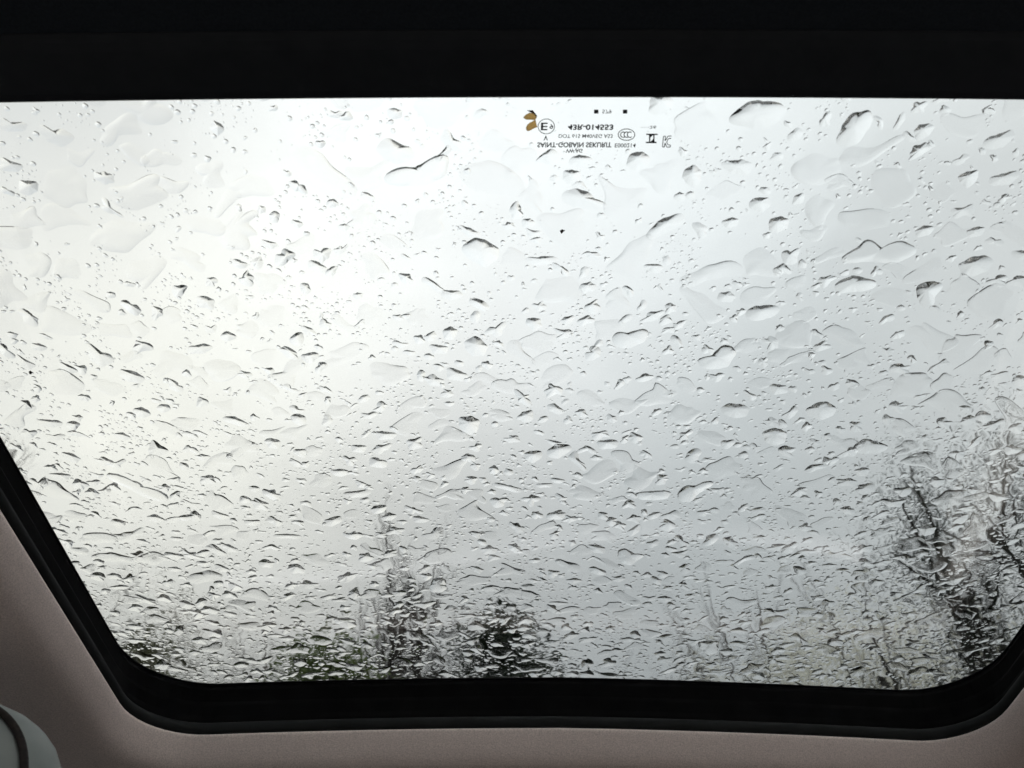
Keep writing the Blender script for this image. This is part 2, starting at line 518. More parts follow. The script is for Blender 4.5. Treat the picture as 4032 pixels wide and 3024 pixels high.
for i, (px, py, dist, lab) in enumerate(STRAW):
    bare_tree(70 + i, px, py, dist, lab, r=.06, spec=dict(kids=[2, 2, 1, 1], spread=(20, 50)), twig='twig_straw', bark='bark_grey', stems=2,
              leaf='leaf_straw', nleaf=7000, lsize=.04, lspread=.30, group='straw coloured trees on the right', name='straw_tree', slim=.7)
# the big dark tree at the right edge
bare_tree(90, 975, 450, 9.5, 'big dark tree with a thick trunk and dense dark crown at the right edge', r=.19, spec=dict(kids=[3, 2, 2, 2], spread=(28, 62), up=.02, ratio=(.36, .52)),
          twig='twig_dark', bark='bark_dark', leaf='leaf_dark', nleaf=15000, lsize=.014, lspread=.22, name='dark_tree', slim=.48, lean=(.24, 0))
bare_tree(91, 1030, 420, 8.5, 'dark leafy tree beyond the right edge of the glass, only its left side showing', r=.14, spec=dict(kids=[3, 2, 2, 2], spread=(28, 62), up=.02, ratio=(.36, .52)),
          twig='twig_dark', bark='bark_dark', leaf='leaf_dark', nleaf=22000, lsize=.014, lspread=.24, name='dark_tree', slim=.75, lean=(.1, 0))

# a tall dark hedge closes the view to the horizon in front and at the sides
def hedge():
    R = np.random.default_rng(5)
    na, nz = 220, 9
    V, cent = [], []
    for j in range(nz):
        for i in range(na):
            a = math.radians(-88 + 176 * i / (na - 1))
            top = 7.0 + .45 * math.sin(a * 9 + 1) + .35 * math.sin(a * 23) + .3 * math.sin(a * 51 + 2)
            z = -.13 + (top + .13) * j / (nz - 1)
            r = 21 + 2.0 * math.sin(a * 5) + .5 * math.sin(a * 37 + z * 2) + R.uniform(-.35, .35) + .6 * (j / (nz - 1)) ** 2
            V.append((r * math.sin(a), r * math.cos(a), z))
            cent.append(V[-1])
    idx = np.arange(na * nz).reshape(nz, na)
    back = []
    for i in range(na):
        a = math.radians(-88 + 176 * i / (na - 1))
        back.append((26 * math.sin(a), 26 * math.cos(a), -.13))
    q = np.stack([idx[:-1, :-1], idx[1:, :-1], idx[1:, 1:], idx[:-1, 1:]], -1).reshape(-1, 4)
    nb = len(V)
    k = np.arange(na - 1)
    q2 = np.stack([idx[-1, :-1], nb + k, nb + k + 1, idx[-1, 1:]], -1)
    V1 = np.array(V + back)
    V2, F2 = leaves(np.array(cent), 60000, .30, .16, R, 1)
    V2[:, 2] = np.maximum(V2[:, 2], -.1)
    o = link_mesh('hedge', mesh_np('hedge', np.concatenate([V1, V2]), [np.concatenate([q, q2]), F2 + len(V1)], False), M['leaf_dark'])
    tag(o, 'tall dark hedge running behind all the trees', 'hedge', kind='stuff')
hedge()

# ------------------------------------------------------------------ the car
XC = 0.048
SL = math.tan(math.radians(10.0))
def zsurf(x, y, z0=0.42):
    return EYE + z0 - SL * y - 0.055 * (x - XC) ** 2

car = empty('car', (XC, 0, 0))
tag(car, 'car seen from inside, looking up through its rain covered glass roof', 'car')
CO = Vector((XC, 0, 0))
def carpart(name, me, mat, parent=None):
    o = link_mesh(name, me, mat, parent or car)
    if parent is None:
        o.location = -CO
    return o

def loop_pts(L, Rr, Nn, Ff, r, seg=10, edge=14):
    """rounded rectangle, seen from below: points counter-clockwise from the near right corner"""
    P = []
    def arc(cx, cy, a0):
        for i in range(seg + 1):
            a = a0 + math.pi / 2 * i / seg
            P.append((cx + r * math.cos(a), cy + r * math.sin(a)))
    def line(x0, y0, x1, y1):
        for i in range(1, edge):
            f = i / edge
            P.append((x0 + (x1 - x0) * f, y0 + (y1 - y0) * f))
    arc(Rr - r, Ff - r, 0)
    line(Rr - r, Ff, L + r, Ff)
    arc(L + r, Ff - r, math.pi / 2)
    line(L, Ff - r, L, Nn + r)
    arc(L + r, Nn + r, math.pi)
    line(L + r, Nn, Rr - r, Nn)
    arc(Rr - r, Nn + r, math.pi * 1.5)
    line(Rr, Nn + r, Rr, Ff - r)
    P = np.array(P)
    # the opening is a little longer on its right side
    P[:, 1] += .013 * np.clip((P[:, 1] - .5) / .27, 0, 1) * np.clip((P[:, 0] - .05) / .36, 0, 1)
    return P

LIP = dict(L=-.338, Rr=.431, Nn=-.05, Ff=.766, r=.060)
def lip_loop(o):
    return loop_pts(LIP['L'] - o, LIP['Rr'] + o, LIP['Nn'] - o, LIP['Ff'] + (o * .45 if o < .03 else .0135 + (o - .03) * 1.1), max(LIP['r'] + o, .004))

def sweep(name, prof, mat, parent=None, smooth=True, closed=False):
    V = []
    for o, z0 in prof:
        P = lip_loop(o)
        z = np.array([zsurf(x, y, z0) for x, y in P])
        V.append(np.column_stack([P, z]))
    n = len(V[0]); m = len(prof)
    V = np.concatenate(V)
    F = []
    k = np.arange(n); kn = (k + 1) % n
    for j in range(m if closed else m - 1):
        j2 = (j + 1) % m
        F.append(np.stack([j * n + k, j * n + kn, j2 * n + kn, j2 * n + k], -1))
    me = mesh_np(name, V, F, smooth)
    return carpart(name, me, mat, parent)

# headliner: the cloth turns down from the seal, then runs out flat to the sides
prof = [(.006, .3665), (.0005, .3655), (0, .363), (.0012, .357), (.003, .350), (.0055, .343), (.010, .337), (.018, .333), (.035, .331),
        (.08, .329), (.14, .326), (.2, .318), (.235, .300), (.25, .28)]
prof_out = prof
sweep('headliner', prof, M['headliner'])
# sunroof frame with its rubber seal, stepping up to the glass
frame = sweep('sunroof_frame', [(.0045, .369), (.005, .379), (.0075, .3835), (.0085, .393), (.0115, .397), (.0125, .4085), (.0155, .4115), (.0165, .4137), (.09, .4137)],
              M['black_trim'], smooth=False)
bead = []
for i in range(13):
    a = 2 * math.pi * i / 13
    bead.append((.0040 - .0052 * math.cos(a), .3715 + .0050 * math.sin(a)))
seal = sweep('rubber_seal', bead, M['rubber'], closed=True)
seal.parent = frame
seal.location = (0, 0, 0)

# glass panel: a curved slab
GT = 0.4200      # its upper face, the plane the drops lie on
GB = 0.4160
def slab(name, L, Rr, Nn, Ff, zt, zb, nx=30, ny=24):
    xs, ys = np.linspace(L, Rr, nx), np.linspace(Nn, Ff, ny)
    X, Y = np.meshgrid(xs, ys)
    Zt = zsurf(X, Y, zt); Zb = zsurf(X, Y, zb)
    V = np.concatenate([np.stack([X, Y, Zt], -1).reshape(-1, 3), np.stack([X, Y, Zb], -1).reshape(-1, 3)])
    idx = np.arange(nx * ny).reshape(ny, nx)
    q = np.stack([idx[:-1, :-1], idx[:-1, 1:], idx[1:, 1:], idx[1:, :-1]], -1).reshape(-1, 4)
    nb = nx * ny
    F = [q, q[:, ::-1] + nb]
    ring = np.concatenate([idx[0, :], idx[1:, -1], idx[-1, -2::-1], idx[-2:0:-1, 0]])
    rn = np.roll(ring, -1)
    F.append(np.stack([rn, ring, ring + nb, rn + nb], -1))
    return mesh_np(name, V, F, False)
gme = slab('glass_panel', -.43, .53, -.15, .86, GT, GB)
gme.polygons.foreach_set('use_smooth', np.ones(len(gme.polygons), bool))
gme.set_sharp_from_angle(angle=math.radians(40))
glass = carpart('glass_panel', gme, M['glass'])
glass['label'] = 'clear curved glass of the roof, covered in rain outside'
fr = sweep('black_border', [(.0160, .4158), (.085, .4158), (.085, .4150), (.0162, .4150)], M['frit'], closed=True, smooth=False)
fr.parent = glass; fr.location = (0, 0, 0)
# painted roof skin round the glass
sweep('roof_panel', [(.086, .4130), (.088, .421), (.15, .424), (.22, .412), (.262, .385), (.275, .33), (.262, .33), (.25, .38), (.2, .405), (.12, .413)], M['paint'], closed=True)

# blind: black cloth and its pull bar across the near end
def blind_mesh():
    prof = [(-.30, .402), (.10, .402), (.1485, .402), (.1505, .3955), (.152, .392), (.154, .3955), (.158, .397), (.196, .397), (.2015, .3955), (.2045, .392), (.2035, .389), (.199, .3875), (.10, .3885), (-.30, .389)]
    xs = np.linspace(LIP['L'] - .03, LIP['Rr'] + .03, 25)
    return prof, xs
def strip(name, prof, xs, mat, parent=None, smooth=False):
    V = np.array([[x, y, zsurf(x, y, z0)] for (y, z0) in prof for x in xs])
    n = len(xs); m = len(prof)
    F = []
    for j in range(m):
        j2 = (j + 1) % m
        k = np.arange(n - 1)
        F.append(np.stack([j * n + k, j2 * n + k, j2 * n + k + 1, j * n + k + 1], -1))
    return carpart(name, mesh_np(name, V, F, smooth), mat, parent)
xs = np.linspace(LIP['L'] - .013, LIP['Rr'] + .013, 25)
blind = strip('roller_blind', [(-.30, .4015), (.186, .4015), (.186, .3995), (-.30, .3995)], xs, M['blind'])
bar = strip('pull_bar', [(.180, .4035), (.2075, .4035), (.2105, .402), (.2115, .3995), (.2100, .397), (.206, .3955), (.187, .3955), (.183, .3962), (.180, .3985)], xs, M['bar_trim'], blind)
bar.location = (0, 0, 0)

# the rest of the roof lining behind the opening is part of the headliner ring; below it the cabin
def boxes(bl):
    bm = bmesh.new()
    for (x0, x1, y0, y1, z0, z1) in bl:
        bmesh.ops.create_cube(bm, size=1, matrix=Matrix.Translation(((x0 + x1) / 2, (y0 + y1) / 2, (z0 + z1) / 2)) @ Matrix.Diagonal((x1 - x0, y1 - y0, z1 - z0, 1)))
    return bm
def carbox(name, bl, mat, bevel=.01, parent=None):
    bm = boxes(bl)
    if bevel:
        bmesh.ops.bevel(bm, geom=list(bm.edges), offset=bevel, segments=2, affect='EDGES')
    me = bpy.data.meshes.new(name)
    bm.to_mesh(me); bm.free()
    return carpart(name, me, mat, parent)
carbox('floor', [(XC - .72, XC + .72, -1.1, 1.7, .20, .25)], M['carpet'])
for sx in (-1, 1):
    xx = XC + sx * .70
    d_ = carbox('door', [(xx - .04, xx + .04, -1.1, 1.15, .25, .93)], M['door_trim'], .02)
    for yy in (-.42, ):
        carbox('pillar', [(XC + sx * .69 - .03, XC + sx * .69 + .03, yy - .05, yy + .05, .93, 1.50)], M['door_trim'], .01)
carbox('dashboard', [(XC - .68, XC + .68, .98, 1.65, .60, .95)], M['black_trim'], .04)
carbox('rear_seat', [(XC - .62, XC + .62, -1.05, -.45, .30, .58), (XC - .62, XC + .62, -1.09, -.92, .58, 1.10)], M['door_trim'], .04)
carbox('rear_wall', [(XC - .70, XC + .70, -1.18, -1.10, .25, .95)], M['door_trim'], .01)

# front seat with its headrest, bottom left
def superbox(cx, cy, cz, ax, ay, az, e=.42, n=40):
    u = np.linspace(0, 2 * np.pi, n, endpoint=False)
    v = np.linspace(-np.pi / 2, np.pi / 2, n // 2 + 1)
    U, Vv = np.meshgrid(u, v)
    f = lambda w, m: np.sign(w) * np.abs(w) ** m
    X = cx + ax * f(np.cos(Vv), e) * f(np.cos(U), e)
    Z = cz + az * f(np.cos(Vv), e) * f(np.sin(U), e)
    Y = cy + ay * f(np.sin(Vv), e * 1.4)
    V = np.stack([X, Y, Z], -1).reshape(-1, 3)
    m, k = len(v), n
    idx = np.arange(m * k).reshape(m, k)
    F = np.stack([idx[:-1], np.roll(idx[:-1], -1, 1), np.roll(idx[1:], -1, 1), idx[1:]], -1).reshape(-1, 4)
    return V, F
HX, HY, HZ = -.393, .50, EYE + .072
V, F = superbox(HX, HY, HZ, .135, .055, .098, .62)
seat = carbox('seat', [(HX - .22, HX + .22, .52, .66, .45, 1.17), (HX - .22, HX + .22, .66, 1.12, .42, .56)], M['seat_cloth'], .05)
hr = carpart('headrest', mesh_np('headrest', V, [F]), M['seat_cloth'], seat)
pts = []
for i in range(120):
    a = 2 * math.pi * i / 120
    f = lambda w, m: math.copysign(abs(w) ** m, w)
    lat = math.radians(-24)
    cl_ = abs(math.cos(lat)) ** .62
    pts.append(np.array([HX + .1365 * cl_ * f(math.cos(a), .62), HY - .0555 * abs(math.sin(lat)) ** (.62 * 1.4), HZ + .0995 * cl_ * f(math.sin(a), .62)]))
V, F = tubes([(*pts[i], *pts[(i + 1) % 120], .0022, .0022) for i in range(120)], 6)
carpart('piping', mesh_np('piping', V, [F]), M['piping'], hr)

# ------------------------------------------------------------------ printing on the glass
def on_glass(x, y, d=-.0002):
    return zsurf(x, y, GB) + d
def pix_glass(px, py, z0=GB):
    d = ray(px, py)
    k = z0 / (d.z + SL * d.y)
    for _ in range(3):
        k = (z0 - .055 * (d.x * k - XC) ** 2) / (d.z + SL * d.y)
    return d.x * k, d.y * k
marking = empty('printed_marking')
marking.parent = glass
marking['label'] = 'small black approval print, upside down seen from inside'
def put_print(name, V2, F, loops=None):
    V = np.array([[x, y, on_glass(x, y)] for x, y in V2])
    me = mesh_np(name, V, F, False)
    return carpart(name, me, M['print'], marking)
def text_print(s, px0, px1, py0, py1, bold=0.0):
    """a line of lettering set between two points of the glass, mirrored top to bottom as it is seen from inside"""
    cu = bpy.data.curves.new('lettering', 'FONT')
    cu.body = s
    cu.offset = bold
    o = bpy.data.objects.new('lettering', cu)
    COL.objects.link(o)
    dg = bpy.context.evaluated_depsgraph_get()
    me0 = bpy.data.meshes.new_from_object(o.evaluated_get(dg))
    bpy.data.objects.remove(o)
    V = np.array([v.co[:2] for v in me0.vertices])
    F = [[list(p.vertices)] for p in me0.polygons]
    mn, mx = V.min(0), V.max(0)
    T = (V - mn) / (mx - mn)
    xa, ya = pix_glass(px0, py1)     # py1 is the lower line in the picture = top of the letters
    xb, yb = pix_glass(px1, py0)
    P = np.stack([xa + (xb - xa) * T[:, 0], yb + (ya - yb) * T[:, 1]], -1)
    return put_print('lettering', P, [np.array(f) for f in F])
def poly_print(name, polys):
    V, F = [], []
    for pl in polys:
        F.append(np.array([list(range(len(V), len(V) + len(pl)))]))
        V += [pix_glass(*p) for p in pl]
    return put_print(name, V, F)
def ring_print(name, cx, cy, rx, ry, w, n=48, a0=0, a1=360):
    V, F = [], []
    for i in range(n + 1):
        a = math.radians(a0 + (a1 - a0) * i / n)
        for s in (0, 1):
            V.append(pix_glass(cx + (rx - w * s) * math.cos(a), cy + (ry - w * s) * math.sin(a)))
    k = np.arange(n) * 2
    return put_print(name, V, [np.stack([k, k + 2, k + 3, k + 1], -1)])
def Z(cx, cy):     # a point of the enlarged study of the marking -> picture
    return (2000 + cx * 720 / 2212) / 3.9375, (370 + cy * 270 / 830) / 3.9375
def ztext(s, x0, x1, y0, y1, bold=.028):
    a, b = Z(x0, y0), Z(x1, y1)
    return text_print(s, a[0], b[0], a[1], b[1], bold)
ztext('VW AG', 697, 902, 662, 708)
ztext('SAINT-GOBAIN SEKURIT', 355, 1255, 582, 645)
ztext('E000214', 1290, 1548, 595, 645, .014)
ztext('DOT 615 M40VEG AS3', 612, 1268, 484, 530, .012)
ztext('43R-014553', 722, 1278, 366, 434, .035)
ztext('579', 1138, 1254, 187, 233, .008)
ztext('·····26', 1602, 1797, 383, 418, .008)
ztext('E', 398, 482, 345, 437, .02)
ztext('9', 502, 548, 362, 420, .02)
ztext('V', 430, 485, 500, 560)
sq = lambda x0, y0, x1, y1: [Z(x0, y0), Z(x1, y0), Z(x1, y1), Z(x0, y1)]
poly_print('square_mark', [sq(1041, 187, 1094, 235)])
poly_print('square_mark', [sq(1390, 187, 1443, 235)])
zc = Z(464, 390)
ring_print('circle_mark', zc[0], zc[1], 103 * .0827, 94 * .0827, 9 * .0827)
zc = Z(1434, 490)
ring_print('oval_mark', zc[0], zc[1], 105 * .0827, 74 * .0827, 10 * .0827)
for cx in (1395, 1437, 1476):
    zc = Z(cx, 490)
    ring_print('letter_mark', zc[0], zc[1], 38 * .0827, 38 * .0827, 11 * .0827, 24, 50, 310)
poly_print('bar_mark', [sq(1672, 478, 1810, 494), sq(1668, 576, 1798, 593),
                        [Z(1706, 494), Z(1722, 494), Z(1722, 576), Z(1706, 576)],
                        [Z(1757, 494), Z(1773, 494), Z(1773, 576), Z(1757, 576)],
                        [Z(1722, 494), Z(1757, 494), Z(1722, 525)], [Z(1722, 576), Z(1757, 545), Z(1757, 576)]])
def stroke(name, pts, w):
    polys = []
    for (x0, y0), (x1, y1) in zip(pts[:-1], pts[1:]):
        dx, dy = x1 - x0, y1 - y0
        l = math.hypot(dx, dy); nx, ny = -dy / l * w / 2, dx / l * w / 2
        polys.append([Z(x0 + nx, y0 + ny), Z(x1 + nx, y1 + ny), Z(x1 - nx, y1 - ny), Z(x0 - nx, y0 - ny)])
    return poly_print(name, polys)
stroke('letter_mark', [(1868, 638), (1882, 508), (1906, 508), (1900, 566), (1935, 508), (1980, 506)], 10)
stroke('letter_mark', [(1868, 638), (1892, 640), (1898, 590), (1922, 640), (1962, 640), (1966, 616), (1935, 612), (1920, 590), (1930, 550), (1950, 536), (1975, 534)], 10)

# ------------------------------------------------------------------ debris lying on the glass
def lobe(name, pts, th, mat, parent=None, zoff=.00050):
    P = np.array([pix_glass(*p, GT) for p in pts])
    c = P.mean(0)
    n = len(P)
    V = []
    for f_, h_ in ((1, 0), (1.02, .35), (.8, .8), (.45, 1.0)):
        for p in P:
            q = c + (p - c) * f_
            V.append((q[0], q[1], zsurf(q[0], q[1], GT) + zoff + th * h_))
    V.append((c[0], c[1], zsurf(c[0], c[1], GT) + zoff + th))
    k = np.arange(n); kn = (k + 1) % n
    F = [np.stack([j * n + k, j * n + kn, (j + 1) * n + kn, (j + 1) * n + k], -1) for j in range(3)]
    F.append(np.stack([3 * n + k, 3 * n + kn, np.full(n, 4 * n)], -1))
    F.append(np.arange(n)[None, ::-1])
    return link_mesh(name, mesh_np(name, np.array(V), F), mat, parent)
M['husk'] = leaf_mat('husk', (0.10, 0.03, 0.012), (0.72, 0.50, 0.29), 0.6)
for n_ in M['husk'].node_tree.nodes:
    if n_.type == 'TEX_NOISE': n_.inputs['Scale'].default_value = 150
M['speck'] = material('speck', (0.045, 0.012, 0.01), 0.8)
hx, hy = pix_glass(*Z(300, 330), GT)
husk = empty('seed_husk', (hx, hy, zsurf(hx, hy, GT)))
tag(husk, 'small brown two winged seed husk stuck beside the printed circle', 'seed husk')
def hpart(name, zp, th, mat):
    o = lobe(name, [Z(*p) for p in zp], th, mat, husk)
    o.location = -husk.location
hpart('wing', [(186, 292), (215, 262), (262, 236), (310, 246), (352, 272), (345, 300), (326, 322), (280, 318), (230, 318), (200, 306)], .0009, M['husk'])
hpart('wing', [(219, 420), (230, 388), (258, 362), (300, 340), (332, 318), (346, 385), (356, 406), (310, 425), (275, 447), (240, 456), (224, 444)], .0009, M['husk'])
hpart('stalk', [(232, 207), (302, 206), (318, 228), (350, 268), (345, 284), (318, 250), (285, 234)], .0007, M['speck'])
sp1 = lobe('leaf_speck', [(559.8, 231.4), (562, 230), (565, 231), (562.8, 233), (561.5, 234.4)], .0006, M['speck'])
tag(sp1, 'tiny dark red leaf speck below the printed marking', 'leaf speck')
sp2 = lobe('leaf_speck', [(28.4, 372.3), (30, 371.3), (32, 373), (30.8, 375), (29, 374.3)], .0006, M['speck'])
tag(sp2, 'tiny brown leaf speck near the left side of the glass', 'leaf speck')

# unseen pale strip added to the dashboard: the glass mirrors it as a faint streak
M['streak_strip'] = noisy(material('streak_strip', rough=0.5), (0.92, 0.86, 0.88), (0.95, 0.90, 0.92), 20)
def mirrored(px, py, zt):
    """where the glass mirrors the sight line down onto the height zt"""
    d = ray(px, py).normalized()
    x, y = pix_glass(px, py)
    p = Vector((x, y, zsurf(x, y, GB)))
    n = Vector((.11 * (x - XC), SL, 1)).normalized()
    r = d - 2 * d.dot(n) * n
    return p + r * ((zt - p.z) / r.z)
line = [(225, 580), (340, 573), (430, 561), (540, 541), (640, 528), (720, 532), (800, 543), (870, 556)]
pts = []
for (a0, a1) in zip(line[:-1], line[1:]):
    for i in range(6):
        f_ = i / 6
        pts.append(mirrored(a0[0] + (a1[0] - a0[0]) * f_, a0[1] + (a1[1] - a0[1]) * f_, .958))
V, F = tubes([(*pts[i], *pts[i + 1], .019, .019) for i in range(len(pts) - 1)], 8)
carpart('streak_strip', mesh_np('streak_strip', V, [F]), M['streak_strip'])

# ------------------------------------------------------------------ rain on the glass
def drop_arrays(D, segs, rings, Rphi=None, sphi=None):
    """many drops at once. D: arrays cx cy a b rot H slope plus harmonics; Rphi, sphi: given outline and rim slope"""
    n = len(D['cx'])
    ph = np.arange(segs) * 2 * np.pi / segs
    P = ph[None, :]
    if Rphi is None:
        R = np.ones((n, segs))
        for k in range(2, 2 + D['amp'].shape[1]):
            R += D['amp'][:, k - 2:k - 1] * np.cos(k * P + D['pha'][:, k - 2:k - 1])
        R = np.maximum(R, .3)
        sl = D['slope'][:, None] * (1 + D['svar'][:, None] * np.cos(P + D['sph'][:, None]) + .5 * D['svar'][:, None] * np.cos(2 * P + D['sph2'][:, None]))
    else:
        R, sl = Rphi, sphi
    sl = np.clip(sl, .07, 2.4)
    rad = (R * np.sqrt(D['a'] * D['b'])[:, None])
    H = D['H'][:, None]
    p = np.maximum(1.7, sl * rad / H)
    s = np.linspace(0, 1, rings + 1)[1:]
    bead = D['bead'][:, None] > .5        # beads: sides of nearly even slope round a small crown; films: flat with a rounded rim
    def height(q):
        g = ((1 - q) - .25 * np.log(1.25 / (q + .25))) / .5976
        return np.where(bead, H * g, H * (1 - q ** p))
    rot = D['rot'][:, None]
    V = np.zeros((n, 1 + rings * segs + segs, 3))
    V[:, 0, 2] = H[:, 0]
    c, sn = np.cos(rot), np.sin(rot)
    for j, t_ in enumerate(s):
        q = np.where(bead, 1 - (1 - t_) ** 1.15, 1 - (1 - t_) ** 2.0)
        u = q * R * D['a'][:, None] * np.cos(P)
        w = q * R * D['b'][:, None] * np.sin(P)
        V[:, 1 + j * segs:1 + (j + 1) * segs, 0] = c * u - sn * w
        V[:, 1 + j * segs:1 + (j + 1) * segs, 1] = sn * u + c * w
        V[:, 1 + j * segs:1 + (j + 1) * segs, 2] = height(q)
    # gentle warp so that outlines are not simple ovals
    rm = rad.mean(1)[:, None]
    wx = D['warp'][:, None]
    X, Y = V[:, :, 0].copy(), V[:, :, 1].copy()
    f = 2.2 / rm
    V[:, :, 0] += wx * rm * np.sin(f * Y + D['w1'][:, None]) * .5
    V[:, :, 1] += wx * rm * np.sin(f * X * .8 + D['w2'][:, None]) * .5
    V[:, 1 + rings * segs:, :2] = V[:, 1 + (rings - 1) * segs:1 + rings * segs, :2]
    V[:, 1 + rings * segs:, 2] = 0
    k = np.arange(segs); kn = (k + 1) % segs
    tri = np.stack([np.zeros(segs, int), 1 + k, 1 + kn], -1)
    quads = np.concatenate([np.stack([1 + j * segs + k, 1 + (j + 1) * segs + k, 1 + (j + 1) * segs + kn, 1 + j * segs + kn], -1) for j in range(rings - 1)])
    base = (1 + rings * segs + k[::-1])[None, :]
    return V, tri, quads, base

# a thin rippled film of water lies over all of the glass, the drops stand on it
FILM = .00042
def film():
    nx, ny = 500, 355
    xs, ys = np.linspace(X0 - .01, X1 + .01, nx), np.linspace(Y0 - .02, Y1 + .01, ny)
    X, Y = np.meshgrid(xs, ys)
    r = np.random.default_rng(4)
    h = np.zeros_like(X)
    mask = np.zeros_like(X)
    for lam, amp, cnt in ((.034, .9, 9), (.019, .6, 12), (.011, .34, 16), (.0068, .16, 18)):
        f = np.zeros_like(X)
        for _ in range(cnt):
            a = r.normal(math.pi / 2, .8)
            kk = 2 * math.pi / (lam * r.uniform(.75, 1.3))
            # each wave train is bent by a slow swirl
            sw = .35 * lam * np.sin(X * r.uniform(20, 60) + r.uniform(0, 6)) + .35 * lam * np.sin(Y * r.uniform(20, 60) + r.uniform(0, 6))
            f += np.sin(kk * (X * math.cos(a) + Y * math.sin(a) + sw * r.uniform(.5, 2)) + r.uniform(0, 6.28))
        h += amp * f / math.sqrt(cnt)
    for _ in range(10):
        mask += np.sin(X * r.normal(0, 22) + Y * r.normal(0, 22) + r.uniform(0, 6.28))
    mask = 1 / (1 + np.exp(-1.1 * mask))
    h = h / h.std() * .000028 * (.22 + 1.0 * mask)
    top = np.clip(.00018 + h, .00003, .00040)
    V = np.concatenate([np.stack([X, Y, zsurf(X, Y, GT) + .00003 + top], -1).reshape(-1, 3), np.stack([X, Y, zsurf(X, Y, GT) + .00003], -1).reshape(-1, 3)])
    nb = nx * ny
    V = V[:nb]
    xb, yb = np.meshgrid(np.linspace(xs[0], xs[-1], 41), np.linspace(ys[0], ys[-1], 31))
    V = np.concatenate([V, np.stack([xb, yb, zsurf(xb, yb, GT) + .00002], -1).reshape(-1, 3)])
    grid_q = lambda i: np.stack([i[:-1, :-1], i[:-1, 1:], i[1:, 1:], i[1:, :-1]], -1).reshape(-1, 4)
    q = grid_q(np.arange(nb).reshape(ny, nx))
    qb = grid_q(np.arange(41 * 31).reshape(31, 41))[:, ::-1] + nb
    o = link_mesh('water_film', mesh_np('water_film', V, [q, qb]), M['water'])
    tag(o, 'thin rippled film of rainwater over the whole roof glass', 'water film', kind='stuff')

GAP = .00003 + FILM
def to_world(V, cx, cy):
    X = V[..., 0] + cx; Y = V[..., 1] + cy
    return np.stack([X, Y, zsurf(X, Y, GT) + V[..., 2] + GAP], -1)

def make_D(cx, cy, R, asp, rot, Hr, slope, svar, amp, warp, bead, r=rng):
    n = len(cx)
    K = 5
    A = r.normal(0, 1, (n, K)) * (amp[:, None] / np.arange(2, 2 + K)[None, :] * 1.4)
    return dict(cx=cx, cy=cy, a=R * np.sqrt(asp), b=R / np.sqrt(asp), rot=rot, H=Hr, slope=slope, svar=svar,
                amp=A, pha=r.uniform(0, 6.283, (n, K)), sph=r.uniform(0, 6.283, n), sph2=r.uniform(0, 6.283, n), bead=bead,
                warp=warp, w1=r.uniform(0, 6.283, n), w2=r.uniform(0, 6.283, n))

X0, X1, Y0, Y1 = -.385, .482, .205, .812
film()
placed = []            # (x, y, r)
CELL = .012
grid = {}
def free(x, y, r, k=.92):
    g = int(math.ceil((r + .022) / CELL))
    ix, iy = int(x // CELL), int(y // CELL)
    for i in range(ix - g, ix + g + 1):
        for j in range(iy - g, iy + g + 1):
            for (px, py, pr) in grid.get((i, j), ()):
                if (px - x) ** 2 + (py - y) ** 2 < (k * (pr + r)) ** 2:
                    return False
    return True
def put(x, y, r):
    grid.setdefault((int(x // CELL), int(y // CELL)), []).append((x, y, r))

def vnoise(x, y, f, seed):
    return (math.sin(x * f * 1.3 + seed) * math.cos(y * f * 1.1 - seed * 1.7) + math.sin((x + y) * f * .71 + seed * 2.3) * math.sin((x - y) * f * .93 + seed)) * .5

ROWS = []      # R, x, y, aspect, rot, H, slope, svar, amp, warp
def rim(y):            # slope of a drop's sides: eased towards the front so upper rims refract dark
    return float(np.interp(y, [.2, .35, .5, .65, .8], [.62, .50, .38, .30, .25]))
def add(x, y, R, asp, rot, H, slope, svar, amp, warp, bead=0):
    if bead:
        H = .747 * rim(y) * bead * R / math.sqrt(asp)
    ROWS.append((x, y, R, asp, rot, H, slope, svar, amp, warp, bead))
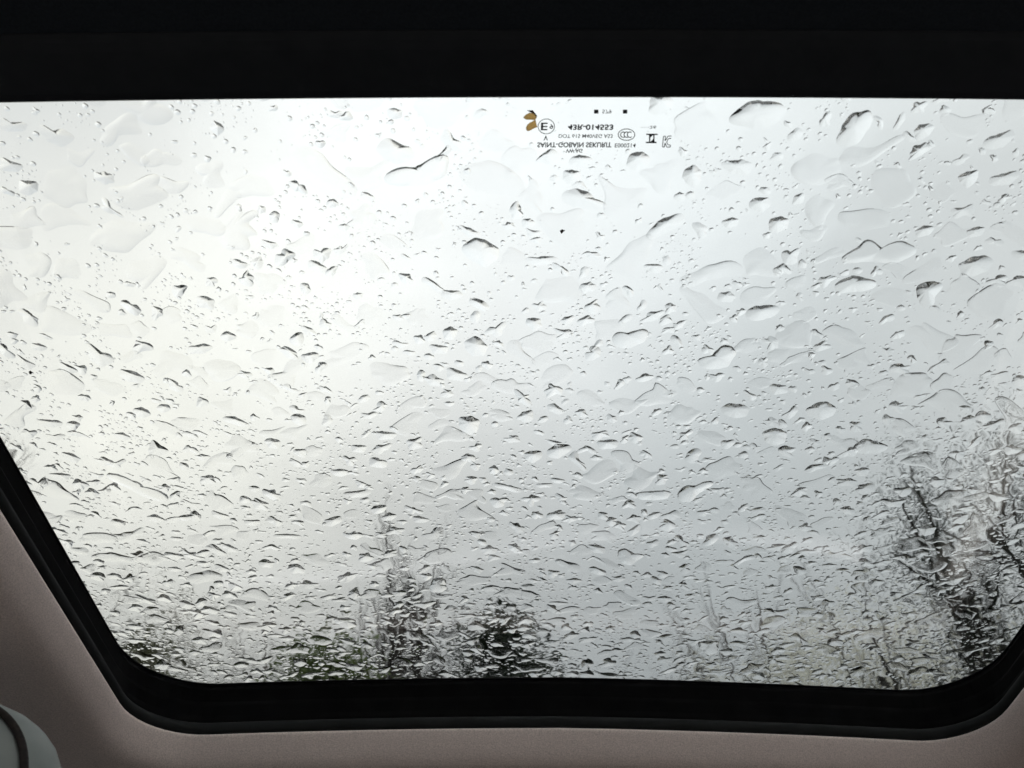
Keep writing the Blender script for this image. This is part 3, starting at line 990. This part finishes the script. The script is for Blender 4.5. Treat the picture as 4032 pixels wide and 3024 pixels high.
# the drops one would recognise in the photograph, by their outlines (quarter of the picture, points in that quarter enlarged)
TRACED = {
 2: ["1395,1120 1500,1075 1510,1040 1545,1030 1580,1060 1605,1075 1640,1050 1690,1035 1720,1065 1765,1078 1740,1110 1650,1140 1500,1130 1400,1150",
     "1925,1145 1990,1110 2055,1105 2085,1130 2060,1170 2000,1195 1950,1200", "585,1005 640,950 730,920 760,940 740,970 660,1010 600,1040 575,1050",
     "215,830 280,815 340,835 360,875 390,885 450,870 400,910 330,905 250,890 215,870", "740,740 785,710 820,740 815,790 800,815 765,805 735,770",
     "920,515 985,470 1030,435 1120,440 1190,455 1190,480 1140,540 1060,560 960,540", "1395,620 1430,540 1460,495 1540,475 1570,510 1540,560 1490,630 1420,635",
     "2025,625 2060,595 2165,560 2180,590 2120,640 2060,650", "1735,570 1760,540 1810,535 1830,550 1800,590 1750,615", "1640,570 1680,490 1700,480 1700,520 1660,570",
     "2060,770 2110,755 2190,735 2200,760 2150,800 2060,805", "1925,765 1960,745 2020,735 2010,780 1970,820 1935,790",
     "430,1465 445,1435 500,1440 565,1420 600,1440 570,1480 500,1510 450,1500", "800,1550 860,1540 910,1490 960,1500 970,1530 930,1590 850,1600 805,1580",
     "1745,1255 1760,1225 1830,1215 1870,1235 1830,1280 1820,1330 1780,1340 1755,1300", "1020,880 1050,855 1110,855 1120,890 1080,920 1030,905",
     "1110,950 1160,935 1200,950 1190,990 1140,1010 1110,1000", "900,960 950,940 985,950 970,980 930,990", "1010,1345 1045,1325 1120,1318 1170,1335 1130,1370 1060,1390 1010,1380",
     "1420,1210 1480,1190 1570,1215 1590,1240 1520,1260 1400,1270 1390,1240", "490,715 510,665 560,655 600,680 590,720 530,740", "590,490 600,415 660,410 700,430 690,480 630,500",
     "250,685 290,670 340,680 360,700 300,720 240,712", "220,740 260,735 300,745 290,790 250,800 220,780", "40,950 80,945 105,965 80,990 45,985", "50,1108 90,1120 130,1108 205,1112 190,1140 110,1150 60,1135",
     "1960,1000 2010,980 2050,985 2030,1020 1975,1030", "1740,1000 1780,975 1830,980 1810,1015 1750,1030", "890,700 960,695 1000,690 1050,715 1020,760 940,750"],
 1: ["1650,790 1665,745 1720,725 1790,725 1840,700 1870,685 1915,680 1930,645 1945,700 1925,760 1850,800 1760,805 1690,805",
     "0,500 40,530 90,530 130,535 100,570 30,570 0,560", "170,520 200,560 220,570 270,555 295,572 330,600 270,640 200,610 165,560", "80,780 160,785 165,825 120,850 80,830",
     "375,1475 410,1500 440,1525 470,1528 500,1560 440,1590 390,1560 370,1510", "515,1595 580,1605 630,1635 610,1660 550,1650 510,1620", "250,1560 300,1580 345,1605 300,1620 260,1600",
     "60,1520 100,1550 160,1580 130,1600 80,1580", "1995,1060 2060,1025 2110,1045 2155,1075 2160,1110 2100,1160 2040,1130 2000,1100", "2005,1475 2060,1450 2110,1500 2090,1540 2040,1540 2010,1510",
     "1910,1430 1945,1410 1980,1430 1960,1470 1920,1470", "1295,1225 1330,1225 1345,1260 1320,1280 1300,1260", "1160,930 1185,910 1210,925 1200,965 1170,965", "1800,1620 1815,1595 1840,1610 1830,1650 1805,1650",
     "1910,1255 1985,1258 2010,1280 1950,1300 1900,1280", "1690,600 1730,625 1780,640 1800,680 1720,715 1660,690 1620,650 1650,600", "880,1405 910,1415 940,1400 930,1440 890,1440",
     "805,1500 840,1495 880,1485 930,1500 880,1530 810,1530", "1930,1585 1980,1600 2030,1625 2000,1650 1930,1640", "1850,1490 1880,1490 1940,1500 1930,1530 1870,1530",
     "0,675 50,700 105,715 80,745 0,740", "1330,1125 1370,1130 1420,1165 1390,1185 1330,1160", "1125,1035 1170,1045 1205,1055 1180,1080 1130,1065", "1255,950 1290,955 1315,970 1290,990 1255,975",
     "1460,975 1490,968 1515,980 1495,1000 1465,995", "920,520 960,540 970,565 940,590 905,560", "1930,545 1960,600 2000,620 2000,660 1940,650 1900,600", "130,1485 170,1485 210,1505 180,1520 135,1510"],
 3: ["435,375 490,380 530,410 600,425 640,465 720,465 740,510 690,510 620,490 540,445 480,420", "655,235 685,260 735,290 700,310 650,330 640,290", "770,490 830,515 885,520 850,540 790,520",
     "910,545 960,560 1000,575 960,590 915,570", "820,560 840,545 870,570 865,590 840,600 815,580", "570,110 610,100 640,115 655,135 620,150 580,140", "150,155 200,155 260,160 280,178 230,190 160,180",
     "185,210 220,225 270,215 290,225 250,245 200,240", "260,295 310,300 350,325 330,345 280,330", "1475,470 1530,465 1600,455 1615,470 1570,490 1500,495", "1400,590 1440,575 1475,570 1480,595 1430,620 1400,610",
     "1645,580 1680,555 1720,570 1690,592 1650,592", "1855,880 1870,840 1925,840 1930,890 1900,905 1860,900", "1435,1015 1500,1010 1535,1020 1540,1050 1500,1060 1450,1035",
     "1810,655 1860,645 1880,620 1915,615 1915,650 1880,675 1830,670", "1160,655 1240,648 1320,658 1290,670 1200,668", "880,705 920,690 960,720 990,740 950,745 900,720", "630,575 670,562 700,580 720,592 680,600 640,590",
     "770,940 800,935 850,960 820,975 780,970", "720,795 760,790 790,805 760,815 730,810", "465,880 520,868 570,878 530,890 470,888", "1605,210 1650,205 1720,215 1700,240 1640,245", "1515,265 1560,265 1590,270 1570,300 1520,295",
     "1980,145 2040,140 2075,160 2060,215 2010,225 1985,190", "1050,590 1120,588 1130,600 1100,615 1060,610", "1265,1190 1320,1188 1325,1210 1300,1225 1270,1215", "760,1050 790,1040 795,1075 770,1090 750,1080", "1690,900 1740,890 1760,905 1730,920 1700,915",
     "490,215 530,210 570,235 540,245 500,235", "1780,575 1810,570 1865,590 1830,602 1790,600", "1705,595 1740,588 1765,595 1740,612", "200,390 260,385 310,395 290,420 230,410", "950,145 1010,140 1060,165 1090,185 1040,185 970,165"],
 4: ["1080,205 1140,190 1190,210 1180,255 1140,270 1095,255", "1470,275 1520,235 1560,245 1610,260 1630,275 1600,300 1520,305 1470,295", "1265,115 1310,85 1355,75 1400,100 1400,130 1340,160 1280,140",
     "900,100 940,85 1000,90 1030,110 1010,145 960,150 910,130", "50,300 85,290 130,290 130,320 90,345 55,330", "145,295 190,260 260,265 255,290 200,325 160,320", "360,250 430,240 465,250 450,280 380,285",
     "530,470 590,465 640,462 690,465 680,495 620,505 540,500", "710,480 745,440 800,440 870,410 880,430 800,480 780,510 730,515", "455,720 490,710 530,735 585,740 540,765 520,785 480,780 460,760",
     "320,695 370,695 405,710 400,735 350,730", "495,640 540,610 560,600 550,640 510,665", "1260,375 1290,350 1360,345 1370,360 1320,372 1280,390", "1475,375 1520,360 1550,370 1530,400 1500,400",
     "800,1115 850,1110 895,1110 890,1160 850,1175 810,1140", "1700,770 1740,760 1790,785 1850,770 1885,765 1870,800 1810,820 1750,805", "1750,620 1790,610 1835,620 1820,650 1780,660", "1535,850 1560,840 1620,855 1580,875 1545,870",
     "225,850 270,838 310,850 260,870", "620,925 660,915 700,930 660,950", "140,945 200,940 260,948 200,960", "230,1250 260,1240 290,1245 285,1262 240,1265", "150,90 185,85 235,125 200,135 155,115", "1105,10 1130,0 1190,10 1195,40 1130,50",
     "95,435 140,430 185,432 170,448 110,450", "640,735 665,728 685,745 660,755", "1330,785 1370,775 1415,785 1370,800", "580,575 610,555 650,555 630,580 590,590", "240,680 270,675 280,695 250,705"],
}
def outline_drop(quad, txt, segs):
    ox, oy = (0 if quad in (1, 3) else 512), (0 if quad in (1, 2) else 384)
    pts = [tuple(map(float, q.split(','))) for q in txt.split()]
    P = np.array([pix_glass(x / 4.3203 + ox, y / 4.3203 + oy, .42) for x, y in pts])
    Q = np.roll(P, -1, 0)
    cr_ = P[:, 0] * Q[:, 1] - Q[:, 0] * P[:, 1]
    ar = cr_.sum() / 2
    c = ((P + Q) * cr_[:, None]).sum(0) / (6 * ar)
    Rr = np.zeros(segs)
    for i in range(segs):
        a = 2 * math.pi * i / segs
        d = np.array([math.cos(a), math.sin(a)])
        best = 0
        for p, q in zip(P, Q):
            e = q - p
            den = d[0] * e[1] - d[1] * e[0]
            if abs(den) < 1e-12: continue
            w = p - c
            t = (w[0] * e[1] - w[1] * e[0]) / den
            u = (w[0] * d[1] - w[1] * d[0]) / den
            if 0 <= u <= 1 and t > best: best = t
        Rr[i] = best or .001
    for _ in range(2):
        Rr = (np.roll(Rr, 1) + 2 * Rr + np.roll(Rr, -1)) / 4
    k = np.arange(segs) * 2 * np.pi / segs
    Rr *= 1 + .025 * np.cos(7 * k + rnd.uniform(0, 6)) + .012 * np.cos(11 * k + rnd.uniform(0, 6))
    return c, Rr, math.sqrt(abs(ar) / math.pi), P
TSEG = 48
traced = []
for quad, lst in TRACED.items():
    for txt in lst:
        c, Rr, Re, P = outline_drop(quad, txt, TSEG)
        ang = np.arange(TSEG) * 2 * np.pi / TSEG
        up = -np.sin(ang)                                   # the rim nearest the rear of the car
        sl_ = .60 + .30 * np.clip(up, -.5, 1) + .10 * np.cos(3 * ang + rnd.uniform(0, 6))
        H = min(.32 * Re, .0006 + .14 * Re, .0019)
        H = .747 * rim(c[1]) * rnd.uniform(.95, 1.2) * float(np.min(Rr[int(TSEG * .58):int(TSEG * .92)])) * 1.12
        traced.append((c, Rr, sl_, min(H, .0032), Re))
        for f_ in (0, .45, .8):
            for i in range(0, TSEG, 6 if f_ else TSEG):
                put(c[0] + f_ * Rr[i] * math.cos(ang[i]), c[1] + f_ * Rr[i] * math.sin(ang[i]), max(.0012, .22 * Rr[i]))

put(hx, hy, .011)
for px_ in range(540, 676, 9):          # little water lies over the print
    for py_ in range(110, 152, 9):
        put(*pix_glass(px_, py_, GT), .0016)
def try_drops(n, fR, fmake, dens, k=.92):
    got = 0
    for _ in range(n):
        x, y = rnd.uniform(X0, X1), rnd.uniform(Y0, Y1)
        if rnd.random() > dens(x, y):
            continue
        R = fR(x, y)
        if not free(x, y, R, k):
            continue
        put(x, y, R)
        add(x, y, R, *fmake(x, y, R))
        got += 1
    return got
far = lambda y: min(1, max(0, (y - .25) / .5))      # 0 near the blind, 1 at the bottom of the picture
side = lambda x: min(1, max(0, (x + .1) / .35))     # 0 at the left, 1 at the right
# films: wide flat irregular patches, mostly in the upper part of the glass
n1 = try_drops(1500, lambda x, y: rnd.uniform(.0055, .0135) * (1 - .25 * far(y)),
          lambda x, y, R: (rnd.uniform(1, 2.2), rnd.gauss(.25 * side(x), .5), R * rnd.uniform(.035, .08), rnd.uniform(.09, .26) + .12 * side(x), rnd.uniform(.7, 1.2), .19, rnd.uniform(.3, .8)),
          lambda x, y: .75 * (1 - .75 * far(y)), .86)
# middling drops
n2 = try_drops(19000, lambda x, y: (.0016 + .0054 * rnd.random() ** 2.3) * (.72 + .40 * far(y)),
          lambda x, y, R: (rnd.uniform(.8, 2.0), rnd.gauss(.2 * side(x), .5), min(.0018, R * rnd.uniform(.25, .38)), rnd.uniform(.5, .75), rnd.uniform(.1, .4), .27, rnd.uniform(.1, .6), rnd.uniform(.85, 1.4)),
          lambda x, y: (.16 + .12 * side(x) + .75 * far(y)) * (.75 + .25 * vnoise(x, y, 25, 3)), .86)
# fine drops in loose swarms
n3 = try_drops(140000, lambda x, y: .00040 + .0013 * rnd.random() ** 1.9,
          lambda x, y, R: (rnd.uniform(1, 1.25), rnd.gauss(0, .5), R * rnd.uniform(.28, .40), rnd.uniform(.56, .8), .1, .08, .1, rnd.uniform(.95, 1.4)),
          lambda x, y: max(.02, .22 + .75 * vnoise(x, y, 60, 1) + .35 * vnoise(x, y, 170, 5)) * (.6 + .4 * far(y)), 1.04)

A = np.array(ROWS)
D_all = make_D(A[:, 0], A[:, 1], A[:, 2], A[:, 3], A[:, 4], A[:, 5], A[:, 6], A[:, 7], A[:, 8], A[:, 9], A[:, 10])
def sub(D, idx):
    return {k: v[idx] for k, v in D.items()}
# size in the picture decides which drops are things of their own
dx, dy = A[:, 0], A[:, 1]
dz = zsurf(dx, dy, GT) - EYE
dep = dy * math.cos(PITCH) + dz * math.sin(PITCH)
upc = -dy * math.sin(PITCH) + dz * math.cos(PITCH)
SX = 512 + FPX * dx / dep
SY = 384 - FPX * upc / dep
size = A[:, 2] / dep * np.sqrt((dz + SL * dy) / np.sqrt(dx * dx + dy * dy + dz * dz))
inview = (SX > 4) & (SX < 1020) & (SY > 104) & (SY < 676) & (dx > -.36) & (dx < .455)
order = np.argsort(-(size * inview))
big = order[:300 - len(traced)]
rest = np.setdiff1d(np.arange(len(A)), big)
singles = []           # x, y, mesh verts, faces, picture x, picture y, radius, aspect
Vb, tri, quads, base = drop_arrays(sub(D_all, big), 36, 9)
for i, k in enumerate(big):
    singles.append((A[k, 0], A[k, 1], Vb[i], (tri, quads, base), SX[k], SY[k], A[k, 2], A[k, 3]))
T = len(traced)
one = np.ones(T)
Dt = dict(cx=np.array([t[0][0] for t in traced]), cy=np.array([t[0][1] for t in traced]), a=one, b=one, rot=one * 0, H=np.array([t[3] for t in traced]),
          warp=one * 0, w1=one, w2=one, bead=np.array([1.0 if t[4] < .0085 else 0.0 for t in traced]))
Vb, tri, quads, base = drop_arrays(Dt, TSEG, 10, np.array([t[1] for t in traced]), np.array([t[2] for t in traced]))
for i, t in enumerate(traced):
    x, y = t[0]
    z = zsurf(x, y, GT) - EYE
    dd = y * math.cos(PITCH) + z * math.sin(PITCH)
    singles.append((x, y, Vb[i], (tri, quads, base), 512 + FPX * x / dd, 384 - FPX * (-y * math.sin(PITCH) + z * math.cos(PITCH)) / dd, t[4],
                    np.ptp(Vb[i][:, 0]) / np.ptp(Vb[i][:, 1])))
rowname = ['just below the black blind', 'high on the glass', 'above the glass middle', 'below the glass middle', 'low on the glass', 'just above the bottom seal']
colname = ['at the far left', 'on the left', 'left of centre', 'right of centre', 'on the right', 'at the far right']
zones = {}
for i, q in enumerate(singles):
    rr_ = int(min(5, max(0, (q[5] - 97) / 98)))
    cc_ = int(min(5, max(0, q[4] / 170.7)))
    zones.setdefault((rr_, cc_), []).append(i)
ORD = ['', 'second', 'third', 'fourth', 'fifth', 'sixth', 'seventh', 'eighth', 'ninth', 'tenth', 'eleventh', 'twelfth', 'thirteenth', 'fourteenth',
       'fifteenth', 'sixteenth', 'seventeenth', 'eighteenth', 'nineteenth', 'twentieth']
labels = {}
for (rr_, cc_), ids in zones.items():
    ids.sort(key=lambda i: singles[i][4])
    m = len(ids)
    for q, i in enumerate(ids):
        kind = 'water film' if singles[i][6] > .008 else ('long raindrop' if singles[i][7] > 1.6 else 'round raindrop')
        if m == 1: pos = 'only big one'
        elif q == 0: pos = 'leftmost'
        elif q == m - 1: pos = 'rightmost'
        elif q < m / 2: pos = ORD[q] + ' from the left'
        else: pos = (ORD[m - 1 - q] + ' from the right')
        labels[i] = f'{kind}, {pos} {rowname[rr_]}, {colname[cc_]}'
for i, (x, y, V, faces, sx, sy, r_, asp_) in enumerate(singles):
    org = np.array([x, y, zsurf(x, y, GT)])
    me = mesh_np('raindrop', to_world(V, x, y) - org, list(faces))
    me.polygons[len(me.polygons) - 1].use_smooth = False
    o = link_mesh('raindrop', me, M['water'], None, org)
    tag(o, labels[i], 'raindrop', 'big raindrops on the roof glass')
# all the smaller drops
VV, FT, FQ, nb = [], [], [], 0
FB = {}
for lo, hi, segs, rings in ((0, .0007, 8, 2), (.0007, .0012, 10, 3), (.0012, .0032, 14, 4), (.0032, 1, 24, 6)):
    idx = rest[(A[rest, 2] >= lo) & (A[rest, 2] < hi)]
    if not len(idx): continue
    V, tri, quads, base = drop_arrays(sub(D_all, idx), segs, rings)
    V = to_world(V, A[idx, 0][:, None], A[idx, 1][:, None])
    n, m = V.shape[:2]
    off = nb + np.arange(n)[:, None, None] * m
    VV.append(V.reshape(-1, 3))
    FT.append((tri[None] + off).reshape(-1, 3)); FQ.append((quads[None] + off).reshape(-1, 4))
    FB.setdefault(base.shape[1], []).append((base[None] + off).reshape(-1, base.shape[1]))
    nb += n * m
o = link_mesh('fine_raindrops', mesh_np('fine_raindrops', np.concatenate(VV), [np.concatenate(FT), np.concatenate(FQ)] + [np.concatenate(v) for v in FB.values()]), M['water'])
tag(o, 'countless small raindrops scattered over the roof glass', 'raindrops', kind='stuff')
